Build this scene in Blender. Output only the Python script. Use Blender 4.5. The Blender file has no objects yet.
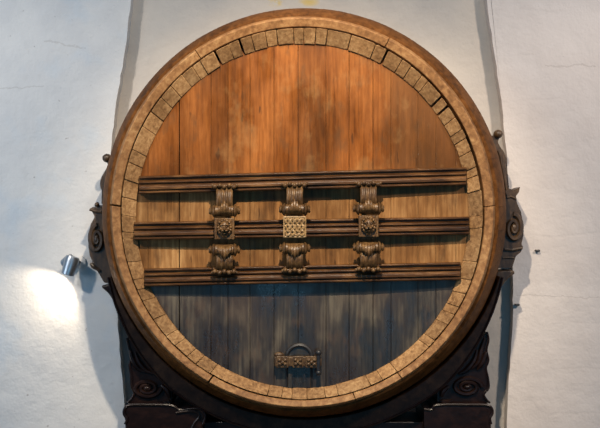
import bpy, math, random
from math import sin, cos, pi, radians as R, atan2, sqrt
from mathutils import Vector
random.seed(7)
sc = bpy.context.scene
C = sc.collection
D = 10.0          # camera distance to the cask front
ZC = 2.9          # camera height above the floor

def X(px, y=0.0): return (px - 300) / 100 * (D + y) / D
def Z(py, y=0.0): return ZC + (214 - py) / 100 * (D + y) / D
def S(n, y=0.0): return n / 100 * (D + y) / D

# ------------------------------------------------------------------ mesh kit
class MB:
    def __init__(s): s.v = []; s.f = []
    def add(s, vs, fs):
        n = len(s.v); s.v += [tuple(v) for v in vs]
        s.f += [tuple(i + n for i in f) for f in fs]
    def box(s, x0, x1, y0, y1, z0, z1):
        s.add([(x0,y0,z0),(x1,y0,z0),(x1,y1,z0),(x0,y1,z0),(x0,y0,z1),(x1,y0,z1),(x1,y1,z1),(x0,y1,z1)],
              [(0,3,2,1),(4,5,6,7),(0,1,5,4),(1,2,6,5),(2,3,7,6),(3,0,4,7)])
    def poly(s, pts, y0, y1):
        """closed outline in (x,z) extruded from y0 (front) to y1"""
        a = sum(pts[i][0]*pts[(i+1)%len(pts)][1]-pts[(i+1)%len(pts)][0]*pts[i][1] for i in range(len(pts)))
        if a < 0: pts = pts[::-1]
        n = len(pts)
        s.add([(p[0],y0,p[1]) for p in pts]+[(p[0],y1,p[1]) for p in pts],
              [tuple(range(n)), tuple(range(2*n-1,n-1,-1))]+[(i,i+n,(i+1)%n+n,(i+1)%n) for i in range(n)])
    def tube(s, pts, r, n=8, closed=False, flat=1.0):
        pts = [Vector(p) for p in pts]; m = len(pts)
        rr = r if isinstance(r, (list, tuple)) else [r]*m
        vs = []; up = None
        for i, p in enumerate(pts):
            if closed: t = pts[(i+1)%m]-pts[i-1]
            else: t = pts[min(i+1,m-1)]-pts[max(i-1,0)]
            t.normalize()
            if up is None:
                up = Vector((0,1,0)) if abs(t.y) < .9 else Vector((1,0,0))
            a = (up - t*up.dot(t)).normalized(); up = a
            b = t.cross(a)
            for k in range(n):
                q = p + (a*cos(2*pi*k/n)*flat + b*sin(2*pi*k/n))*rr[i]
                vs.append(q)
        fs = []
        for i in range(m if closed else m-1):
            j = (i+1) % m
            for k in range(n):
                fs.append((i*n+k, i*n+(k+1)%n, j*n+(k+1)%n, j*n+k))
        if not closed:
            fs.append(tuple(range(n-1,-1,-1))); fs.append(tuple((m-1)*n+k for k in range(n)))
        s.add(vs, fs)
    def ball(s, c, rx, ry=None, rz=None, nu=10, nv=7):
        ry = ry or rx; rz = rz or rx
        vs = [(c[0],c[1],c[2]+rz)]
        for j in range(1, nv):
            for i in range(nu):
                t = pi*j/nv; u = 2*pi*i/nu
                vs.append((c[0]+rx*sin(t)*cos(u), c[1]+ry*sin(t)*sin(u), c[2]+rz*cos(t)))
        vs.append((c[0],c[1],c[2]-rz)); L = len(vs)-1
        fs = [(0,1+i,1+(i+1)%nu) for i in range(nu)]
        for j in range(nv-2):
            for i in range(nu):
                a = 1+j*nu; fs.append((a+i, a+nu+i, a+nu+(i+1)%nu, a+(i+1)%nu))
        a = 1+(nv-2)*nu
        fs += [(a+i, L, a+(i+1)%nu) for i in range(nu)]
        s.add(vs, fs)
    def cyl(s, p0, p1, r0, r1=None, n=20):
        r1 = r0 if r1 is None else r1
        s.tube([p0, p1], [r0, r1], n)
    def build(s, name, mat, parent=None, bevel=0, smooth=True, seg=2, angle=40):
        me = bpy.data.meshes.new(name); me.from_pydata(s.v, [], s.f); me.update()
        import bmesh
        bm = bmesh.new(); bm.from_mesh(me); bmesh.ops.recalc_face_normals(bm, faces=bm.faces); bm.to_mesh(me); bm.free()
        me.materials.append(mat)
        o = bpy.data.objects.new(name, me); C.objects.link(o)
        if smooth:
            me.polygons.foreach_set('use_smooth', [True]*len(me.polygons))
            if hasattr(me, 'set_sharp_from_angle'): me.set_sharp_from_angle(angle=R(angle))
        if bevel:
            b = o.modifiers.new('bevel', 'BEVEL'); b.width = bevel; b.segments = seg; b.limit_method = 'ANGLE'; b.angle_limit = R(35)
        if parent:
            o.parent = parent
            o.matrix_parent_inverse = parent.matrix_basis.inverted()
        return o

def empty(name, loc, label, cat, group=None):
    o = bpy.data.objects.new(name, None); C.objects.link(o); o.location = loc; o.empty_display_size = .2
    o['label'] = label; o['category'] = cat
    if group: o['group'] = group
    return o
def struct(o): o['kind'] = 'structure'; return o

# ------------------------------------------------------------------ materials
class NT:
    def __init__(s, name):
        s.m = bpy.data.materials.new(name); s.m.use_nodes = True; s.t = s.m.node_tree; s.n = s.t.nodes; s.l = s.t.links
        s.b = s.n['Principled BSDF']; s.co = s.n.new('ShaderNodeTexCoord')
        g = s.n.new('ShaderNodeNewGeometry'); s.g = g
        s.pos = g.outputs['Position']
    def set(s, sock, v):
        if isinstance(v, bpy.types.NodeSocket): s.l.new(v, sock)
        else: sock.default_value = v
    def map(s, src, scale, loc=(0,0,0)):
        m = s.n.new('ShaderNodeMapping'); s.l.new(src, m.inputs[0]); m.inputs['Scale'].default_value = scale; m.inputs['Location'].default_value = loc
        return m.outputs[0]
    def noise(s, vec, scale, detail=4, rough=.55, dist=0):
        n = s.n.new('ShaderNodeTexNoise'); s.l.new(vec, n.inputs['Vector'])
        n.inputs['Scale'].default_value = scale; n.inputs['Detail'].default_value = detail
        n.inputs['Roughness'].default_value = rough; n.inputs['Distortion'].default_value = dist
        return n.outputs['Fac']
    def ramp(s, fac, stops):
        r = s.n.new('ShaderNodeValToRGB'); s.l.new(fac, r.inputs[0]); e = r.color_ramp.elements
        while len(e) < len(stops): e.new(.5)
        for k, (p, c) in enumerate(stops):
            e[k].position = p; e[k].color = (*c, 1) if len(c) == 3 else c
        return r.outputs[0]
    def rng(s, v, a, b, c=0., d=1.):
        m = s.n.new('ShaderNodeMapRange'); s.l.new(v, m.inputs[0])
        for i, k in enumerate((a,b,c,d)): m.inputs[i+1].default_value = k
        return m.outputs[0]
    def math(s, op, a, b=0.):
        m = s.n.new('ShaderNodeMath'); m.operation = op; s.set(m.inputs[0], a); s.set(m.inputs[1], b); return m.outputs[0]
    def mix(s, f, a, b, mode='MIX'):
        m = s.n.new('ShaderNodeMix'); m.data_type = 'RGBA'; m.blend_type = mode
        s.set(m.inputs[0], f)
        s.set(m.inputs[6], (*a,1) if isinstance(a, tuple) and len(a)==3 else a)
        s.set(m.inputs[7], (*b,1) if isinstance(b, tuple) and len(b)==3 else b)
        return m.outputs[2]
    def bump(s, h, strength=.3, dist=.01, nrm=None):
        b = s.n.new('ShaderNodeBump'); s.l.new(h, b.inputs['Height']); b.inputs['Strength'].default_value = strength; b.inputs['Distance'].default_value = dist
        if nrm is not None: s.l.new(nrm, b.inputs['Normal'])
        return b.outputs[0]
    def sep(s, vec):
        n = s.n.new('ShaderNodeSeparateXYZ'); s.l.new(vec, n.inputs[0]); return n.outputs
    def done(s, col, rough=.6, nrm=None, spec=None):
        s.set(s.b.inputs['Base Color'], (*col,1) if isinstance(col, tuple) and len(col)==3 else col)
        s.set(s.b.inputs['Roughness'], rough)
        if nrm is not None: s.l.new(nrm, s.b.inputs['Normal'])
        if spec is not None: s.b.inputs['Specular IOR Level'].default_value = spec
        return s.m

def wood(name, dark, mid, light, grain=(6,6,.6), island=.25, rough=.55, bumps=.35, pits=False, spec=.4):
    t = NT(name)
    v = t.map(t.pos, grain)
    n1 = t.noise(v, 5, 6, .65, .4)
    n2 = t.noise(t.map(t.pos, (1,1,1)), 2.3, 3)
    f = t.math('ADD', t.math('MULTIPLY', n1, .65), t.math('MULTIPLY', n2, .35))
    c = t.ramp(f, [(.33, dark), (.5, mid), (.68, light)])
    if island:
        k = t.rng(t.g.outputs['Random Per Island'], 0, 1, 1-island, 1+island)
        cc = t.n.new('ShaderNodeCombineColor'); 
        for i in range(3): t.l.new(k, cc.inputs[i])
        c = t.mix(1.0, c, cc.outputs[0], 'MULTIPLY')
    fine = t.noise(t.map(t.pos, tuple(g*3 for g in grain)), 12, 5, .7)
    if pits:
        p = t.noise(t.pos, 26, 5, .7)
        c = t.mix(t.rng(p, .60, .72, 0, .6), c, tuple(x*.25 for x in dark))
        p2 = t.noise(t.pos, 7, 4, .6)
        c = t.mix(t.rng(p2, .52, .75, 0, .45), c, dark)
    c = t.mix(t.rng(fine, .35, .6, .35, 0), c, tuple(x*.5 for x in dark))
    nb = t.bump(fine, bumps, .006)
    nb = t.bump(n2, .4, .01, nb)
    return t.done(c, rough, nb, spec)

M_block = wood('chime_block_oak', (.11,.048,.015), (.34,.185,.075), (.58,.36,.165), (6,6,6), .22, .6, .6, True, .25)
M_rim = wood('rim_oak', (.10,.04,.012), (.31,.15,.055), (.54,.31,.13), (3.5,3.5,3.5), .08, .55, .5, True, .25)
M_stave = wood('stave_oak', (.032,.012,.003), (.115,.043,.010), (.20,.08,.022), (3,1,3), .03, .55, .3, spec=.06)
M_beam = wood('beam_walnut', (.012,.005,.002), (.07,.029,.009), (.21,.10,.034), (.6,5,5), .12, .36, .35, spec=.25)
M_carve = wood('carved_oak', (.03,.014,.005), (.105,.054,.02), (.24,.135,.052), (5,5,5), .2, .36, .3, spec=.35)
M_plaque = wood('plaque_oak', (.13,.07,.025), (.32,.20,.085), (.45,.30,.14), (5,5,5), .1, .45, .3)
M_dark = wood('stand_dark_wood', (.004,.002,.0015), (.012,.005,.0035), (.026,.011,.007), (2,5,3), .1, .3, .25, spec=.28)
M_saddle = wood('saddle_wood', (.006,.003,.002), (.024,.011,.006), (.06,.03,.015), (2,3,2), .05, .4, .25, spec=.2)
M_scroll = wood('scroll_oak', (.018,.010,.005), (.06,.033,.015), (.14,.08,.036), (5,5,2), .1, .38, .3, spec=.5)
M_arch = wood('bar_oak', (.025,.012,.006), (.09,.05,.022), (.2,.12,.05), (6,6,6), .15, .4, .4)

def head_mat():
    t = NT('head_boards')
    v = t.map(t.pos, (6,6,.4))
    n1 = t.noise(v, 5, 5, .5, .5)
    n2 = t.noise(t.map(t.pos, (1.6,1,.7)), 1.8, 4, .6)
    isl = t.g.outputs['Random Per Island']
    f = t.math('ADD', t.math('MULTIPLY', n1, .42), t.math('MULTIPLY', n2, .58))
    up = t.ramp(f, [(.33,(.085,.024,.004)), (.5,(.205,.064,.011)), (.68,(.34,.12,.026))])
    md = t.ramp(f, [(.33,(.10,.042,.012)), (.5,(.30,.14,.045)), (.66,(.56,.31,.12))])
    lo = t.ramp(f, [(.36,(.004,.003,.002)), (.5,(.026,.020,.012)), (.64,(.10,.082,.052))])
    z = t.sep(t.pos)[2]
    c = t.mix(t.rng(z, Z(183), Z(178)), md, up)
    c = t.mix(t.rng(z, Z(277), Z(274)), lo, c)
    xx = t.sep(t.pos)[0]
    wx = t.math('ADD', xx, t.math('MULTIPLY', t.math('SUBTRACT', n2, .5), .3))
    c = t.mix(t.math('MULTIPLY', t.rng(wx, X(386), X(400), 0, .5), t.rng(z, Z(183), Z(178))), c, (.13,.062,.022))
    k = t.rng(isl, 0, 1, .88, 1.12)
    cc = t.n.new('ShaderNodeCombineColor')
    for i in range(3): t.l.new(k, cc.inputs[i])
    c = t.mix(1.0, c, cc.outputs[0], 'MULTIPLY')
    fine = t.noise(t.map(t.pos, (22,22,1.6)), 9, 5, .7)
    c = t.mix(t.rng(fine, .35, .58, .22, 0), c, (.03,.012,.005))
    st = t.noise(t.map(t.pos, (2.2,1,1)), 3.2, 5, .6)
    c = t.mix(t.rng(st, .54, .70, 0, .55), c, (.085,.045,.02))
    bl = t.noise(t.map(t.pos, (1,1,.45), (3.1,0,1.7)), 1.5, 3, .5)
    c = t.mix(t.rng(bl, .42, .62, .42, 0), c, (.05,.022,.008))
    knot = t.noise(t.map(t.pos, (9,1,2.2), (1.3,0,.4)), 1.9, 2, .5)
    c = t.mix(t.rng(knot, .68, .74, 0, .6), c, (.03,.014,.006))
    nb = t.bump(fine, .3, .006); nb = t.bump(n2, .3, .02, nb)
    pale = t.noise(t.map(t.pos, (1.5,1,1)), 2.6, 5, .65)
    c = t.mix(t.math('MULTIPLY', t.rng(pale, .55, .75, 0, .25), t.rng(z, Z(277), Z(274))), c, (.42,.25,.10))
    r = t.rng(n2, .38, .62, .27, .6)
    m = t.done(c, r, nb, .3)
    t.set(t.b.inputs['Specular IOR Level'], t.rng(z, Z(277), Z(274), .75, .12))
    return m
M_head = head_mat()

def plaster(name, base, tint2, bricks=0.0, bs=.5, cracks=()):
    t = NT(name)
    a = t.noise(t.pos, .9, 5, .6)
    b = t.noise(t.pos, 5, 6, .65)
    c_ = t.noise(t.pos, 38, 4, .6)
    col = t.mix(t.rng(a, .38, .66), base, tint2)
    col = t.mix(t.rng(b, .55, .78, 0, .22), col, tuple(x*.72 for x in base))
    sp = t.noise(t.map(t.pos, (9,9,14)), 3, 4, .6)
    col = t.mix(t.rng(sp, .69, .76, 0, .28), col, (.22,.2,.2))
    h = t.math('ADD', t.math('MULTIPLY', a, 1.6), t.math('ADD', t.math('MULTIPLY', b, .5), t.math('MULTIPLY', c_, .08)))
    xs = t.sep(t.pos)
    if bricks:
        wz = t.math('ADD', xs[2], t.math('MULTIPLY', t.noise(t.map(t.pos,(1,1,1)), 1.3, 3), .16))
        fr = t.math('FRACT', t.math('DIVIDE', wz, bs))
        ln = t.rng(t.math('ABSOLUTE', t.math('SUBTRACT', fr, .5)), 0, .045, 1, 0)
        brk = t.rng(t.noise(t.pos, 1.7, 3), .44, .56, 0, 1)
        ln = t.math('MULTIPLY', ln, brk)
        h = t.math('SUBTRACT', h, t.math('MULTIPLY', ln, bricks))
        col = t.mix(t.math('MULTIPLY', ln, .10), col, (.4,.36,.33))
    wob = t.noise(t.pos, 6, 5, .7)
    for (x0, z0, x1, z1, w) in cracks:
        L = x1-x0
        u = t.math('DIVIDE', t.math('SUBTRACT', xs[0], x0), L)
        zz = t.math('ADD', z0, t.math('MULTIPLY', u, z1-z0))
        zz = t.math('ADD', zz, t.math('MULTIPLY', t.math('SUBTRACT', wob, .5), .12))
        d = t.rng(t.math('ABSOLUTE', t.math('SUBTRACT', xs[2], zz)), w*.4, w, 1, 0)
        ins = t.math('MULTIPLY', t.math('GREATER_THAN', u, 0.), t.math('LESS_THAN', u, 1.))
        d = t.math('MULTIPLY', d, ins)
        col = t.mix(t.math('MULTIPLY', d, .22), col, (.25,.21,.18))
        h = t.math('SUBTRACT', h, t.math('MULTIPLY', d, .03))
    nb = t.bump(h, .55, .05)
    return t, col, nb

YW = 1.15
t, col, nb = plaster('plaster_left', (.68,.67,.65), (.59,.59,.59), cracks=[(X(44,YW),Z(41,YW),X(86,YW),Z(47,YW),.012),(X(0,YW),Z(89,YW),X(44,YW),Z(86,YW),.01)])
pb = t.noise(t.map(t.pos, (1,1,1), (4.2,0,2.2)), .9, 4, .6)
col = t.mix(t.rng(pb, .52, .68, 0, .55), col, (.47,.58,.68))
sk = t.noise(t.pos, 14, 2, .5)
col = t.mix(t.rng(sk, .72, .76, 0, .5), col, (.2,.17,.16))
M_wl = t.done(col, .85, nb, .2)
t, col, nb = plaster('plaster_right', (.70,.645,.605), (.63,.57,.53), bricks=.035, bs=.5, cracks=[(X(545,YW),Z(66,YW),X(596,YW),Z(66,YW),.01),(X(516,YW),Z(295,YW),X(600,YW),Z(298,YW),.008)])
M_wr = t.done(col, .85, nb, .2)
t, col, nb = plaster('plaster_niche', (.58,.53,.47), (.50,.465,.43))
xs = t.sep(t.pos); YN = 1.31
# old yellow flecks high on the niche plaster
fl = t.noise(t.pos, 9, 4, .6)
for (px, py) in ((275, 2), (309, 2)):
    dx = t.math('POWER', t.math('DIVIDE', t.math('SUBTRACT', xs[0], X(px,YN)), .13), 2.)
    dz = t.math('POWER', t.math('DIVIDE', t.math('SUBTRACT', xs[2], Z(py,YN)), .06), 2.)
    m = t.math('MULTIPLY', t.rng(t.math('ADD', dx, dz), 0, 1, 1, 0), t.rng(fl, .42, .55))
    col = t.mix(t.math('MULTIPLY', m, .8), col, (.62,.45,.12))
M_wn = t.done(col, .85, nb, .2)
t = NT('floor_stone'); n = t.noise(t.pos, 3, 5)
M_floor = t.done(t.ramp(n, [(.35,(.10,.085,.07)),(.65,(.2,.17,.145))]), .7, t.bump(n,.3,.02))
t = NT('brushed_aluminium'); n = t.noise(t.map(t.pos,(60,60,4)), 5, 3)
t.b.inputs['Metallic'].default_value = .9
M_alu = t.done(t.ramp(n, [(.3,(.33,.36,.40)),(.7,(.5,.54,.58))]), .32, t.bump(n,.08,.002))
t = NT('black_iron'); n = t.noise(t.pos, 40, 3)
M_iron = t.done(t.ramp(n, [(.3,(.006,.006,.007)),(.7,(.02,.02,.022))]), .45, t.bump(n,.2,.003))
t = NT('lamp_glow'); t.b.inputs['Emission Color'].default_value = (1,.9,.75,1); t.b.inputs['Emission Strength'].default_value = 12
M_glow = t.done((.9,.9,.85), .5)

# ------------------------------------------------------------------ room shell
def curve_pts(pts, n=8):
    """Catmull-Rom through the points"""
    out = []
    for i in range(len(pts)-1):
        p0 = pts[max(i-1,0)]; p1 = pts[i]; p2 = pts[i+1]; p3 = pts[min(i+2,len(pts)-1)]
        for k in range(n):
            t = k/n
            out.append(tuple(.5*((2*p1[j])+(-p0[j]+p2[j])*t+(2*p0[j]-5*p1[j]+4*p2[j]-p3[j])*t*t+(-p0[j]+3*p1[j]-3*p2[j]+p3[j])*t**3) for j in range(len(p1))))
    out.append(pts[-1]); return out

ZTOP = 6.6
edgeL = [(140,-130),(136,-60),(131,0),(125,50),(117,100),(111,150),(108,200),(110,250),(116,300),(120,350),(124,400),(126,440)]
edgeR = [(478,-130),(482,-60),(487,0),(494,50),(501,100),(506,150),(510,200),(512,250),(513,300),(511,350),(508,400),(507,440)]
def wall(name, edge, xo, mat):
    e = [(X(a,YW)+random.uniform(-.006,.006), Z(b,YW)) for a,b in curve_pts(edge, 6)]
    e[0] = (e[0][0], ZTOP); e.append((e[-1][0], 0.0))
    m = MB(); m.poly([(xo, ZTOP)] + e + [(xo, 0.0)], YW, YW+.16)
    return struct(m.build(name, mat, bevel=.09, seg=8))
wall('wall_left', edgeL, -6.5, M_wl)
wall('wall_right', edgeR, 6.5, M_wr)
m = MB(); m.box(-6.5, 6.5, YW+.16, YW+.4, 0, ZTOP); struct(m.build('wall_back', M_wn))
m = MB(); m.box(-6.7, 6.7, -11.5, YW+1.1, -.15, 0); struct(m.build('floor', M_floor))

# ------------------------------------------------------------------ the cask
cask = empty('wine_cask', (X(303), .6, ZC-2.14), 'giant round oak wine cask with three moulded crossbars over its boarded front', 'cask')
EX, EZ = X(302.5), Z(213.5)
def ell(th, a, b, cx=EX, cz=EZ): return (cx + a*cos(th), cz + b*sin(th))
def angpx(px, py, a=1.82, b=1.86): return atan2((Z(py)-EZ)/b, (X(px)-EX)/a) % (2*pi)

def ring_segment(mb, t0, t1, prof, n):
    """prof: closed list of (a, b, y) cross-section points"""
    k = len(prof); vs = []; fs = []
    for i in range(n+1):
        th = t0+(t1-t0)*i/n
        for (a,b,y,dz) in prof:
            x,z = ell(th,a,b); z += dz; vs.append((x,y,z))
    for i in range(n):
        for j in range(k):
            fs.append((i*k+j, i*k+(j+1)%k, (i+1)*k+(j+1)%k, (i+1)*k+j))
    fs.append(tuple(range(k))); fs.append(tuple(n*k+j for j in range(k-1,-1,-1)))
    mb.add(vs, fs)

# inner ring of chime blocks, stepping back towards the head
seams = [(205,69),(219,60),(242,48),(253,43),(266,38),(277,36),(304,34),(327,36),(350,41),(374,49),(385,56),(400,64),(409,70),(425,85),
         (438,100),(443,110),(460,141),(469,152),(475,167),(480,190),(484,215),(478,262),(471,280),
         (198,75),(188,82),(177,92),(166,102),(157,116),(149,130),(139,152),(134,164),(129,180),(124,197),(121,215),(122,232),(127,262),(133,280)]
A = sorted(angpx(*p) for p in seams)
full = []
for i, a in enumerate(A):
    b = A[(i+1) % len(A)] + (2*pi if i == len(A)-1 else 0)
    full.append(a)
    n = int((b-a)/(.10 if a < pi else .075))
    for k in range(1, n+1):
        if n and (b-a) > .12 and random.random() < .8: full.append(a+(b-a)*k/(n+1)+random.uniform(-.022,.022))
full = sorted(x % (2*pi) for x in full)
mb = MB()
wide = [angpx(219,60), angpx(385,56), angpx(443,110), angpx(438,100), angpx(242,48)]
for i, a in enumerate(full):
    b = full[(i+1) % len(full)] + (2*pi if i == len(full)-1 else 0)
    def g(x): return .0065 if min(abs(x-w) for w in wide) < .006 else random.uniform(.0006, .0028) if (x % (2*pi)) < pi else random.uniform(.0003,.0012)
    ga, gb = g(a), g(b % (2*pi))
    j = random.uniform(-.004,.004); jy = random.uniform(-.008,.008)
    mid = (a+b)/2
    extra = .016*max(0, cos((mid-.45)))**6 + random.uniform(0,.006)
    ia, ib = 1.685+j, 1.742+j
    oa, ob = 1.815-extra, 1.862-extra
    ring_segment(mb, a+ga, b-gb, [(oa,ob,.012+jy,0),(ia,ib,.112+jy,-.025),(ia,ib,.18,-.025),(oa,ob,.18,0)], max(4,int((b-a)/.018)))
mb.build('chime_ring', M_block, cask, bevel=.004, seg=1)

# outer rim of long curved felloes
cuts = sorted([angpx(196,52), angpx(392,34), angpx(112,206), angpx(490,207), angpx(210,381), angpx(402,380), angpx(354,396)])
mb = MB()
for i, a in enumerate(cuts):
    b = cuts[(i+1) % len(cuts)] + (2*pi if i == len(cuts)-1 else 0)
    jy = random.uniform(-.006,.006)
    ring_segment(mb, a+(.004 if i in (3,4) else .0015), b-(.004 if i in (2,3) else .0015), [(1.903,1.94,-.018+jy,.01),(1.825,1.872,.012+jy,0),(1.825,1.872,.3,0),(1.93,1.965,.3,.01),(1.935,1.97,.045+jy,.01)], max(8,int((b-a)/.03)))
mb.build('outer_rim', M_rim, cask, bevel=.006, seg=2)

# swelling body of staves
def Rb(y):
    return 2.125 - .49*(.62-y)**2 if y < .62 else 2.125 - .15*(y-.62)**2
mb = MB(); NS = 52
for i in range(NS):
    a = 2*pi*i/NS + .03; b = 2*pi*(i+1)/NS + .03 - .0006
    ys = [.06,.1,.2,.3,.4,.5,.6,.8,1.0,1.15,1.28]
    j = random.uniform(-.0012,.0012)
    vs = []; fs = []
    for y in ys:
        r = Rb(y)+j
        for k in range(4):
            th = a+(b-a)*k/3
            x, z = ell(th, r, r*1.012, EX+.045*min(y,.8), EZ+.01); vs.append((x,y,z))
    for y in reversed(ys):
        r = Rb(y)-.10
        for k in range(4):
            th = a+(b-a)*k/3
            x, z = ell(th, r, r*1.012, EX+.045*min(y,.8), EZ+.01); vs.append((x,y,z))
    m = len(ys)*2
    for q in range(m):
        w = (q+1) % m
        for k in range(3): fs.append((q*4+k, q*4+k+1, w*4+k+1, w*4+k))
    fs.append(tuple(q*4 for q in range(m))); fs.append(tuple(q*4+3 for q in reversed(range(m))))
    mb.add(vs, fs)
mb.build('stave_body', M_stave, cask)
mb = MB(); mb.tube([(EX+.036,1.2,EZ-.01),(EX+.036,1.25,EZ-.01)], 1.85, 64); mb.build('rear_head', M_stave, cask)

# front head of upright boards
YH = .13
xs_ = [128,148,179,211,228,250,274,298,326,349,373,391,418,436,456,476]
mb = MB()
ha, hb = 1.75, 1.785
for i in range(len(xs_)-1):
    gl = {179:.008,298:.003,349:.003,373:.0025}.get(xs_[i], .0018)
    gr = .0018
    x0, x1 = X(xs_[i],YH)+gl, X(xs_[i+1],YH)-gr
    x0 = max(x0, EX-ha+.004); x1 = min(x1, EX+ha-.004)
    n = 6; top = []; bot = []
    for k in range(n+1):
        x = x0+(x1-x0)*k/n; h = hb*sqrt(max(0,1-((x-EX)/ha)**2))
        top.append((x, EZ-.02+h)); bot.append((x, EZ-.02-h))
    jy = random.uniform(-.003,.003)
    mb.poly(bot+top[::-1], YH+jy, YH+.07)
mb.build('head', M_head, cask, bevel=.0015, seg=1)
mb = MB(); mb.tube([(EX,.205,EZ),(EX,.24,EZ)], 1.66, 64); mb.build('head_backing', M_dark, cask)

# crossbars: moulded, slightly bowed towards the room
PROF = [(9,.17),(9,.075),(7.9,.05),(6.6,.05),(6.2,.085),(4.6,.085),(4.0,.06),(2.9,.028),(1.6,.028),(1.1,.06),(.2,.06),(-.3,.02),(-2.2,.0),(-4.8,.0),(-5.4,.035),(-6.3,.035),(-6.8,.012),(-8.2,.012),(-9,.035),(-9,.17)]
beams = []
def beam(lx, rx, ly, ry, h=1.0):
    mb = MB(); n = 24; k = len(PROF); vs = []; fs = []
    for i in range(n+1):
        u = i/n; px = lx+(rx-lx)*u; cy = ly+(ry-ly)*u
        bow = .05*(1-(2*u-1)**2)
        for (dz, dy) in PROF:
            y = dy*.75-(bow*.7 if dy < .15 else 0)+.02
            vs.append((X(px,y), y, Z(cy-dz*h,y)))
    for i in range(n):
        for j in range(k-1): fs.append((i*k+j,i*k+j+1,(i+1)*k+j+1,(i+1)*k+j))
        fs.append((i*k+k-1,i*k,(i+1)*k,(i+1)*k+k-1))
    fs.append(tuple(range(k))); fs.append(tuple(n*k+j for j in range(k-1,-1,-1)))
    mb.add(vs, fs)
    o = mb.build('crossbar', M_beam, cask, bevel=.0025, seg=1, angle=20); beams.append(o); return o
beam(139, 466.5, 185, 176)
beam(134, 469, 231, 225.5)
beam(144.5, 460.5, 277.5, 271)
for o, l in zip(beams, ('upper moulded crossbar','middle moulded crossbar','lower moulded crossbar')): o['label'] = l

# carved scroll brackets between the crossbars
def bracket(cx, ytop, flip, L=24.5):
    """strap curling from a beaded crest to a roll with volutes; flip: the roll is at the top"""
    def zz(v, y): return Z(ytop+v if not flip else ytop+33-v, y)
    mb = MB()                               # strap with flutes
    path = curve_pts([(3,-.055),(8,-.10),(14,-.115),(19,-.10),(24,-.07),(28,-.045)], 4)
    vs = []; fs = []; W = 9
    for (v, y) in path:
        v = v*L/24.5
        for q in range(W):
            u = -1+2*q/(W-1)
            w = 9.0 - .8*sin(v/28*pi)
            yy = y + (.014 if q in (2,4,6) else 0) + .02*abs(u)**4
            vs.append((X(cx+u*w, yy), yy, zz(v, yy)))
        vs.append((X(cx+7, .03), .06, zz(v, .03))); vs.append((X(cx-7,.03), .06, zz(v,.03)))
    k = W+2
    for i in range(len(path)-1):
        for j in range(k): fs.append((i*k+j,i*k+(j+1)%k,(i+1)*k+(j+1)%k,(i+1)*k+j))
    fs.append(tuple(range(k))); fs.append(tuple((len(path)-1)*k+j for j in range(k)))
    mb.add(vs, fs)
    st = mb.build('scroll_bracket', M_carve, cask, bevel=.003, seg=1, angle=30)
    mb = MB()                               # crest: a bar with five little knobs
    yb = -.065
    mb.tube([(X(cx-11,yb),yb+.03,zz(2.2,yb)),(X(cx+11,yb),yb+.03,zz(2.2,yb))], .022, 10)
    for q in range(5):
        xx = cx-9.6+q*4.8
        mb.ball((X(xx,yb), yb-.005, zz(1.4 if q in (1,3) else 2.6, yb)), .023, .03, .025)
    mb.ball((X(cx-12,yb), yb+.015, zz(1.4,yb)), .018); mb.ball((X(cx+12,yb), yb+.015, zz(1.4,yb)), .018)
    mb.build('crest', M_carve, st)
    mb = MB()                               # roll with volutes at both ends
    yr = -.06; zr = zz(L, yr)
    mb.tube([(X(cx-9,yr),yr,zr),(X(cx+9,yr),yr,zr)], .055, 14)
    for s in (-1, 1):
        mb.tube([(X(cx+s*9,yr),yr,zr),(X(cx+s*9.8,yr),yr,zr),(X(cx+s*11.3,yr),yr,zr),(X(cx+s*13,yr),yr,zr)], [.04,.068,.06,.034], 14)
        mb.tube([(X(cx+s*12.5,yr),yr,zr),(X(cx+s*14,yr),yr,zr),(X(cx+s*15.6,yr),yr,zr)], [.02,.038,.028], 12)
        mb.tube([(X(cx+s*13.6,yr-.0)+s*.003, yr+.045*(1-q/14)*cos(q*.7), zr+.045*(1-q/14)*sin(q*.7)) for q in range(13)], .009, 6)
    mb.build('volute_roll', M_carve, st)
    mb = MB()                               # acanthus leaf lying over the roll
    sg = 1
    for (dx, ln, w) in ((-5.6,9,.019),(-2.8,12,.021),(0,14,.024),(2.8,12,.021),(5.6,9,.019)):
        pts = []
        for q in range(7):
            u = q/6; v = L+4-ln*u; y = -.128+.012*u - .02*sin(u*pi) + (.055*(1-u)**3)
            pts.append((X(cx+dx*(1-.15*u), y), y, zz(v, y)))
        mb.tube(pts, [w*.6,w,w*1.05,w*.9,w*.75,w*.5,w*.2], 7)
    mb.build('acanthus_leaf', M_carve, st)
    return st
cols = [(224.5, 1.5, 'lion'), (294.7, 0, 'weave'), (368.5, -1, 'lion')]
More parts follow.
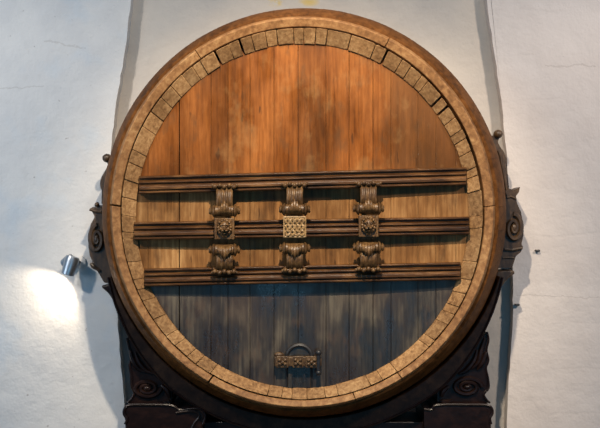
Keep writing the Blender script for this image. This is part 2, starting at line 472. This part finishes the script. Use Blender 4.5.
for (cx, dy, kind) in cols:
    bracket(cx, 182.5+dy, False, 27)
    bracket(cx, 239.5+dy, True, 24)
    y0 = -.10; cy = 227+dy
    mb = MB()
    hw = 9.5 if kind == 'lion' else 11.5
    mb.box(X(cx-hw,y0), X(cx+hw,y0), y0, .03, Z(cy+11,y0), Z(cy-10.5,y0))
    if kind == 'lion':
        for s in (-1,1):
            mb.box(X(cx+s*8.6,y0)-.012, X(cx+s*8.6,y0)+.012, y0-.022, y0, Z(cy+11,y0), Z(cy-10.5,y0))
        blk = mb.build('lion_block', M_carve, cask, bevel=.006)
        m = MB(); yf = y0-.02
        def b(dx, dz, rx, rz, ry=.03, yy=yf): m.ball((X(cx+dx,yy), yy, Z(cy-dz,yy)), S(rx), ry, S(rz), 10, 8)
        for q in range(16):                 # mane
            a = 2*pi*q/16; b(6.3*cos(a), 1+7.0*sin(a), 1.9, 2.2, .032, yf+.008)
        b(0, 1, 5.6, 6.6, .05)              # skull
        for s in (-1,1):
            b(s*2.5, 3.6, 2.1, 1.1, .022, yf-.038)   # brow
            b(s*2.3, 2.0, .8, .7, .012, yf-.044)     # eye
            b(s*5.0, 6.0, 1.5, 1.6, .03, yf-.01)     # ear
            b(s*1.7, -2.2, 1.9, 1.5, .034, yf-.045)  # muzzle pads
            b(s*3.6, -.4, 1.6, 1.8, .02, yf-.03)     # cheek
        b(0, 1.0, .95, 2.7, .028, yf-.05)   # nose bridge
        b(0, -.9, 1.25, .8, .022, yf-.07)   # nose
        b(0, -4.9, 1.9, 1.1, .028, yf-.03)  # lower jaw
        for q in (-1.6,0,1.6): b(q, -7.6, .9, 2.0, .02, yf-.01)  # beard
        m.build('lion_mask', M_carve, blk)
    else:
        blk = mb.build('woven_plaque', M_plaque, cask, bevel=.006); blk['label'] = 'pale plaque carved with interlaced bands'
        m = MB()
        fx, fz = 10.6, 9.8
        for (xa,za,xb,zb) in ((-fx,-fz,fx,-fz),(fx,-fz,fx,fz),(fx,fz,-fx,fz),(-fx,fz,-fx,-fz)):
            m.tube([(X(cx+xa,y0),y0-.006,Z(cy+za,y0)),(X(cx+xb,y0),y0-.006,Z(cy+zb,y0))], .010, 6)
        for r in range(3):
            for q in range(2):
                pts = []
                for k in range(33):
                    u = k/32; xx = cx-9.3+18.6*u; ph = u*2*pi*2 + q*pi
                    pts.append((X(xx,y0), y0-.010-.008*cos(ph*2+r), Z(cy-5.8+5.8*r+2.5*sin(ph), y0)))
                m.tube(pts, .0135, 6)
        m.build('interlace', M_plaque, blk)

# arched hatch low in the head
hx, hz = 299.3, 357.5
mb = MB(); n = 20; rw = 11.6
pts = [(X(hx-rw,YH), Z(388,YH)), (X(hx+rw,YH), Z(388,YH))] + [(X(hx+rw*cos(pi*k/n),YH), Z(hz-rw*sin(pi*k/n),YH)) for k in range(n+1)]
mb.poly(pts, YH-.018, YH+.02)
hatch = mb.build('hatch', M_head, cask, bevel=.006)
mb = MB()
rr = 12.6
arc = [(X(hx+rr*cos(pi*k/n),YH), YH-.022, Z(hz-rr*sin(pi*k/n),YH)) for k in range(n+1)]
mb.tube([(arc[0][0], YH-.006, Z(388,YH))]+[(arc[0][0], YH-.015, Z(362,YH))]+arc+[(arc[-1][0], YH-.015, Z(362,YH)), (arc[-1][0], YH-.006, Z(388,YH))], [.009,.011]+[.021]*(n+1)+[.011,.009], 8)
mb.build('iron_arch', M_iron, hatch)
mb = MB(); yb = YH-.09
mb.box(X(274.5,yb), X(321.5,yb), yb, YH-.02, Z(366.5,yb), Z(357,yb))
bar = mb.build('locking_bar', M_arch, hatch, bevel=.01)
mb = MB()
for (c_, w) in ((282.5,6.2),(298,5.4),(311.5,6.2)):
    mb.box(X(c_-w,yb), X(c_+w,yb), yb-.02, yb, Z(367.5,yb), Z(356,yb))
    for (dx, dz) in ((-.45,.4),(.45,.4),(-.45,-.4),(.45,-.4),(0,0)):
        mb.ball((X(c_+dx*w,yb), yb-.024, Z(361.7+dz*5,yb)), S(w*.34), .02, S(2.0))
mb.build('carved_boss', M_arch, bar, bevel=.006)
mb = MB()
mb.cyl((X(318.5,yb), yb-.02, Z(371.5,yb)), (X(318.5,yb), yb-.02, Z(353,yb)), .02, .02, 12)
mb.ball((X(318.5,yb), yb-.02, Z(352.5,yb)), .032); mb.ball((X(318.5,yb), yb-.02, Z(372.5,yb)), .028)
mb.build('bolt_pin', M_iron, bar)
mb = MB(); mb.ball((X(279,yb), yb+.02, Z(355,yb)), .05, .03, .025); mb.build('leaf_knob', M_arch, bar)

# ------------------------------------------------------------------ the stand
stand = empty('cask_stand', (X(306), .7, 0), 'dark carved wooden stand with scrolled corners cradling the wine cask', 'stand')
CX2, CZ2 = EX+.030, EZ+.01
y0s, y1s = .45, 1.15
def arcR(t0, t1, r, n=24, k=1.012):
    return [(CX2+r*cos(t0+(t1-t0)*i/n), CZ2+r*k*sin(t0+(t1-t0)*i/n)) for i in range(n+1)]
def push(x, z, rm=2.165):
    x -= CX2; z -= CZ2; rad = sqrt(x*x+(z/1.012)**2)
    if rad < rm: x *= rm/rad; z *= rm/rad
    return CX2+x, CZ2+z
def tp(lst, y, rm=2.17, dy=0):
    out = []
    for a, b in lst:
        x, z = push(X(a, y), Z(b, y), rm); out.append((x, y+dy, z))
    return out
def pp(lst, y):
    """outline in the plane y, kept clear of the swelling cask"""
    q = [(X(a,y), Z(b,y)) for a,b in lst]; out = []
    for i, p in enumerate(q):
        n = q[(i+1) % len(q)]; L = math.dist(p, n); k = max(1, int(L/.06))
        for j in range(k):
            x = p[0]+(n[0]-p[0])*j/k - CX2; z = p[1]+(n[1]-p[1])*j/k - CZ2
            rad = sqrt(x*x+(z/1.012)**2)
            if rad < 2.14: x *= 2.14/rad; z *= 2.14/rad
            out.append((CX2+x, CZ2+z))
    return out
# saddle hugging the lower half of the cask
mb = MB()
inner = arcR(R(198), R(342), 2.132, 60)
outer = []
for i in range(61):
    th = R(342)+(R(198)-R(342))*i/60
    w = sin((th-R(198))/(R(144))*pi)
    r = 2.165 + .135*min(1, w*1.5)
    outer.append((CX2+r*cos(th), CZ2+r*1.012*sin(th)))
mb.poly(inner+outer, y0s, y1s)
mb.build('saddle', M_saddle, stand, bevel=.012)
mb = MB()
o3 = [(x, y0s-.004, z) for x, z in outer]
mb.tube(o3, .014, 6)
mb.build('saddle_bead', M_dark, stand)

def spiral(mb, cx, cz, r, turns, y, w, sgn=1, a0=0, n=60, taper=.75, asp=1.0):
    pts = []; rr = []
    for i in range(n+1):
        u = i/n; a = a0+sgn*u*turns*2*pi; q = r*(1-u*.85)
        px_, pz_ = push(X(cx+q*cos(a),y), Z(cy_(cz, q*asp*sin(a)),y), 2.16); pts.append((px_, y-.015*u, pz_)); rr.append(w*(1-taper*u*.6))
    mb.tube(pts, rr, 7)
def cy_(c, d): return c-d

# volute cheeks either side of the cask, with ledges below
ya, yb_ = .72, 1.0
def cheek(side):
    if side > 0:
        body = [(497,196),(503,200),(507,196),(505,191),(508,188),(513,190.5),(520,187),(519,192),(516,196),(517,203),(521,212),(523.3,224),(523.5,235),(521.5,244),(523,247),(521,252),(516,256),(514,262),(512,268),(497,268)]
        ledge = [(484,271),(514,270.5),(515,273.5),(510,277),(505,282),(500,290),(496,300),(484,300)]
        sp = (513.5, 228, 8.5, 14, -1)
        crest = [(499,144),(497,133),(490,130)]
    else:
        body = [(112,214),(104,211),(103,207),(100,206),(97.5,204.5),(94.5,207),(92,207),(90,209),(92.5,213),(94.5,217),(90.5,224),(88.5,234),(88,246),(89.5,256),(92.5,262),(89,263.5),(91,268),(97,271),(100,276),(104,283),(118,283)]
        ledge = [(118,284),(101.5,285.5),(102,288),(108,293),(112,299),(116,308),(119,312),(125,312)]
        sp = (97, 239, 7.2, 14, 1)
    mb = MB(); mb.poly(pp(body, ya), ya, yb_)
    c = mb.build('volute_cheek', M_scroll, stand, bevel=.02, seg=3)
    mb = MB()
    spiral(mb, sp[0], sp[1], sp[2], 1.8, ya-.012, .03, sp[4], pi/2, 70, .6, sp[3]/sp[2])
    mb.ball((X(sp[0],ya), ya-.02, Z(sp[1],ya)), .03, .03, .05)
    # moulding lines on cap and shelf
    if side > 0:
        mb.tube(tp(((505,198),(511,196.5),(516,199)),ya,2.17,-.005), .012, 6)
        mb.tube(tp(((503,249),(512,250),(522,248)),ya,2.17,-.01), .016, 6)
        mb.tube(tp(((503,258),(508,257.5),(514,258)),ya,2.17,-.005), .010, 6)
    else:
        mb.ball((X(97,ya), ya, Z(204.5,ya)), .026, .04, .026)
        mb.tube(tp(((90,209.5),(96,211.5),(102,212)),ya,2.17,-.01), .016, 6)
        mb.tube(tp(((91,264),(96,268),(100,271)),ya,2.17,-.01), .016, 6)
    mb.build('scroll_carving', M_scroll, c)
    mb = MB(); mb.poly(pp(ledge, ya-.05), ya-.05, yb_)
    mb.build('ledge', M_scroll if side > 0 else M_dark, stand, bevel=.012)
    # crest ornament above: curling leaf with a knob
    def fx(px): return px
    mb = MB(); yc = ya+.05
    if side > 0:
        out = curve_pts([(493,134),(496,131.5),(499,132),(499.5,135),(497,138),(495.5,142),(498,147),(501.5,152),(503.5,158),(503,165),(504.5,172),(503,180),(505,186),(503,193),(506,200)], 4)
        back = [(494,200),(494,185),(492,165),(489,150),(486,138)]
        knob = (498,134); leaf = [[(498,150),(501,158),(500,166),(497,172)],[(499,170),(502,178),(500,188),(498,194)]]
    else:
        out = curve_pts([(114,160),(111,157),(108.5,156),(106.5,158),(108,161),(110,164),(108,170),(104.5,176),(102.5,182),(103,188),(105,193),(104,200),(106,206),(106,212)], 4)
        back = [(114,212),(112,195),(113,180),(117,165)]
        knob = (107.2,158.2); leaf = [[(108,172),(105.5,179),(106,186),(109,190)],[(108,190),(106.5,197),(108,204)]]
    mb.poly(pp([(a+2.6*side, b) for a, b in out]+back, yc), yc, yc+.2)
    cr = mb.build('crest_ornament', M_scroll, stand, bevel=.012)
    mb = MB()
    kx, kz = push(X(knob[0],yc), Z(knob[1],yc), 2.19)
    mb.ball((kx, yc-.01, kz), .052, .06, .048)
    mb.build('knob', M_scroll, cr)
    for lf in leaf:
        mb = MB(); q = curve_pts(lf, 5); mb.tube(tp(q,yc,2.18,-.005), [.022-.010*i/len(q) for i in range(len(q))], 7)
        mb.build('curled_leaf', M_scroll, cr)
cheek(1); cheek(-1)

# carved corner brackets
def corner(side):
    yc = .5
    if side > 0:
        out = curve_pts([(487,332),(488.5,340),(486.5,350),(488.5,360),(486,368),(488,378),(488.5,388),(484,394),(486,399),(490,403)], 4)
        pts = out + [(437,403),(437,389),(449,377),(461,363),(473,347)]
        sp = (467, 387, 15, 9.5, 1)
        fol = [[(485,338),(481,350),(478,362),(470,370)],[(486,352),(482,362),(477,370)],[(477,350),(474,360),(466,370),(458,374)],[(441,397),(443,391),(449,386)],[(440,401),(447,402),(452,400)]]
    else:
        out = curve_pts([(127,338),(129,347),(131,356),(129.5,366),(131,375),(131.5,386),(134,393),(131,399),(127,403)], 4)
        pts = out + [(172,403),(172,389),(162,377),(150,363),(138,347)]
        sp = (147, 388, 14, 9, -1)
        fol = [[(130,350),(133,360),(138,368),(146,372)],[(135,352),(139,362),(146,370),(155,374)],[(170,398),(167,390),(161,385)],[(171,402),(163,402)]]
    mb = MB(); mb.poly(pp(pts, yc), yc, yc+.45)
    c = mb.build('corner_bracket', M_dark, stand, bevel=.015)
    mb = MB(); y = yc-.012
    spiral(mb, sp[0], sp[1], sp[2], 2.2, y, .026, sp[4], 0, 80, .6, sp[3]/sp[2])
    mb.ball((X(sp[0],y), y-.01, Z(sp[1],y)), .04, .03, .028)
    for f in fol:
        q = curve_pts(f, 6); L = len(q)
        mb.tube([(X(a,y),y-.004,Z(b,y)) for a,b in q], [.008+.02*sin(pi*min(1,(i+1)/L)) for i in range(L)], 7)
    e = [(X(a,y),y+.004,Z(b,y)) for a,b in out]
    mb.tube(e, .013, 6)
    mb.build('leaf_carving', M_dark, c)
corner(1); corner(-1)

# runners on the floor and the cross rail
def runner(side):
    yr = .38
    if side > 0: pts = curve_pts([(424,409),(432,409.5),(437,405),(470,404.5),(487,405),(491.5,408),(492.5,413),(490,418),(491,424)], 4)
    else: pts = curve_pts([(203,424),(205,417),(202,411),(195,408.5),(180,410),(172,405.5),(150,404.5),(130,405),(125,408),(124,414),(127,419),(125,424)], 4)
    q = [(X(a,yr), Z(b,yr)) for a,b in pts]
    lo = [(q[-1][0], 0.0), (q[0][0], 0.0)]
    mb = MB(); mb.poly(q+lo, yr, 1.12)
    r = mb.build('runner', M_dark, stand, bevel=.02, seg=3)
    mb = MB(); mb.tube([(x, yr-.004, z) for x,z in q], .014, 6)
    if side < 0:
        s2 = curve_pts([(176,412.5),(190,411),(198,412.5),(199,417),(195,422),(191,430)], 5)
        mb.tube([(X(a,yr), yr-.01, Z(b,yr)) for a,b in s2], .012, 6)
    mb.build('edge_bead', M_dark, r)
runner(1); runner(-1)
yr = .48
mb = MB(); mb.box(X(203,yr), X(424,yr), yr, 1.0, Z(450,yr), Z(421.5,yr)+.0)
mb.build('cross_rail', M_dark, stand, bevel=.015)

# ------------------------------------------------------------------ wall lamp and pins
lamp = empty('wall_spotlight', (X(81,YW), YW, Z(262,YW)), 'small brushed metal spotlight on left wall beside the cask, pointing down', 'wall lamp')
mb = MB(); ym = YW-.0
mb.tube([(X(80,ym),YW,Z(262,ym)),(X(80,ym),YW-.03,Z(262,ym)),(X(80,ym),YW-.04,Z(262,ym))], [.07,.07,.05], 28)
mb.build('wall_plate', M_wl, lamp)
mb = MB(); yl = YW-.2
mb.tube([(X(80,ym),YW-.03,Z(262,ym)),(X(77.5,yl),yl+.06,Z(262,yl)),(X(74,yl),yl,Z(264,yl))], .018, 10)
mb.build('arm', M_iron, lamp)
top = Vector((X(73,yl), yl, Z(257,yl))); bot = Vector((X(69.5,yl)-.02, yl-.02, Z(274.5,yl)))
ax = (bot-top).normalized()
mb = MB()
mb.tube([top-ax*.012, top, top+ax*.05, bot], [.05,.075,.083,.07], 28)
hd = mb.build('lamp_head', M_alu, lamp, angle=30)
# second, tilted barrel that throws the light onto the wall
t2 = Vector((X(72,yl), yl-.01, Z(258,yl))); b2 = Vector((X(63.5,yl), yl+.04, Z(264,yl)))
mb = MB(); a2 = (b2-t2).normalized(); mb.tube([t2, t2+a2*.05, b2], [.05,.06,.055], 24); mb.build('lamp_hood', M_alu, lamp, angle=30)
mb = MB(); mb.tube([bot-ax*.004, bot+ax*.004], .048, 24); mb.build('lens', M_iron, lamp)

def pin(px, py, label):
    p = empty('wall_bolt', (X(px,YW), YW, Z(py,YW)), label, 'wall bolt')
    mb = MB()
    for s in (-1,1): mb.cyl((X(px+s*1.3,YW), YW+.01, Z(py,YW)), (X(px+s*1.3,YW), YW-.04, Z(py,YW)), .012, .012, 10)
    mb.build('peg', M_iron, p)
    mb = MB(); mb.tube([(X(px-2,YW), YW-.035, Z(py+.3,YW)), (X(px+2,YW), YW-.035, Z(py+.3,YW))], .010, 8); mb.build('crosspiece', M_iron, p)
pin(537, 250.5, 'small dark double bolt on right wall, the upper one farther from the cask')
pin(516.5, 304.5, 'small dark double bolt on right wall close to niche edge, the lower one')

# ------------------------------------------------------------------ light
def aim(o, tgt):
    d = Vector(tgt)-Vector(o.location); o.rotation_euler = d.to_track_quat('-Z', 'Y').to_euler()
def spot(name, loc, tgt, e, col, size=60, blend=.6, rad=.15):
    l = bpy.data.lights.new(name, 'SPOT'); l.energy = e; l.color = col; l.spot_size = R(size); l.spot_blend = blend; l.shadow_soft_size = rad
    o = bpy.data.objects.new(name, l); C.objects.link(o); o.location = loc; aim(o, tgt); return o
def area(name, loc, tgt, e, col, sx, sy):
    l = bpy.data.lights.new(name, 'AREA'); l.shape = 'RECTANGLE'; l.size = sx; l.size_y = sy; l.energy = e; l.color = col
    o = bpy.data.objects.new(name, l); C.objects.link(o); o.location = loc; aim(o, tgt); return o
spot('ceiling_spot_key', (.1, -4.8, ZC+4.6), (.1, .3, ZC), 3500, (1,.83,.63), 51, 1, .08)
spot('wall_fill_left', (-6.0, -4.5, ZC+3.6), (-3.9, 1.15, ZC-.1), 1250, (1,.91,.82), 68, .8, .3)  # unseen fill spot added to brighten the left wall
spot('wall_fill_right', (6.0, -4.5, ZC+3.6), (3.9, 1.15, ZC-.1), 1550, (1,.83,.68), 68, .8, .3)  # matching unseen fill, added for the right wall, warmer
spot('niche_fill', (.1, -2.6, ZC+4.9), (.1, 1.4, ZC+2.3), 560, (1,.86,.7), 84, 1, .3)  # extra spot added to lift the dark upper niche, no known fixture
area('low_blue_fill', (1.4, -10.6, ZC-1.7), (0.6, 0, ZC-.8), 46, (.28,.68,1), 1.8, 1.0)  # added blue area light giving the lower boards their sheen, not a window
area('cool_side_fill', (-6.2, -3.5, ZC-.2), (-2, 1.1, ZC-1.2), 60, (.70,.85,1), 1.6, 1.8)  # cool area light added to fill shade on the left wall, no known window
lp = Vector(bot)+ax*.02
spot('wall_spotlight_beam', tuple(lp), (X(30,YW), YW, Z(318,YW)), 34, (1,.82,.6), 116, .45, .03)

w = bpy.data.worlds.new('cellar'); sc.world = w; w.use_nodes = True
bg = w.node_tree.nodes['Background']; bg.inputs[0].default_value = (.12,.46,.86,1); bg.inputs[1].default_value = .34

cam = bpy.data.cameras.new('camera'); cam.sensor_width = 36; cam.lens = 60
co = bpy.data.objects.new('camera', cam); C.objects.link(co); co.location = (0,-D,ZC); co.rotation_euler = (pi/2,0,0)
sc.camera = co
vs = sc.view_settings; vs.view_transform = 'Standard'; vs.look = 'None'; vs.exposure = 0; vs.gamma = 1; vs.use_curve_mapping = False
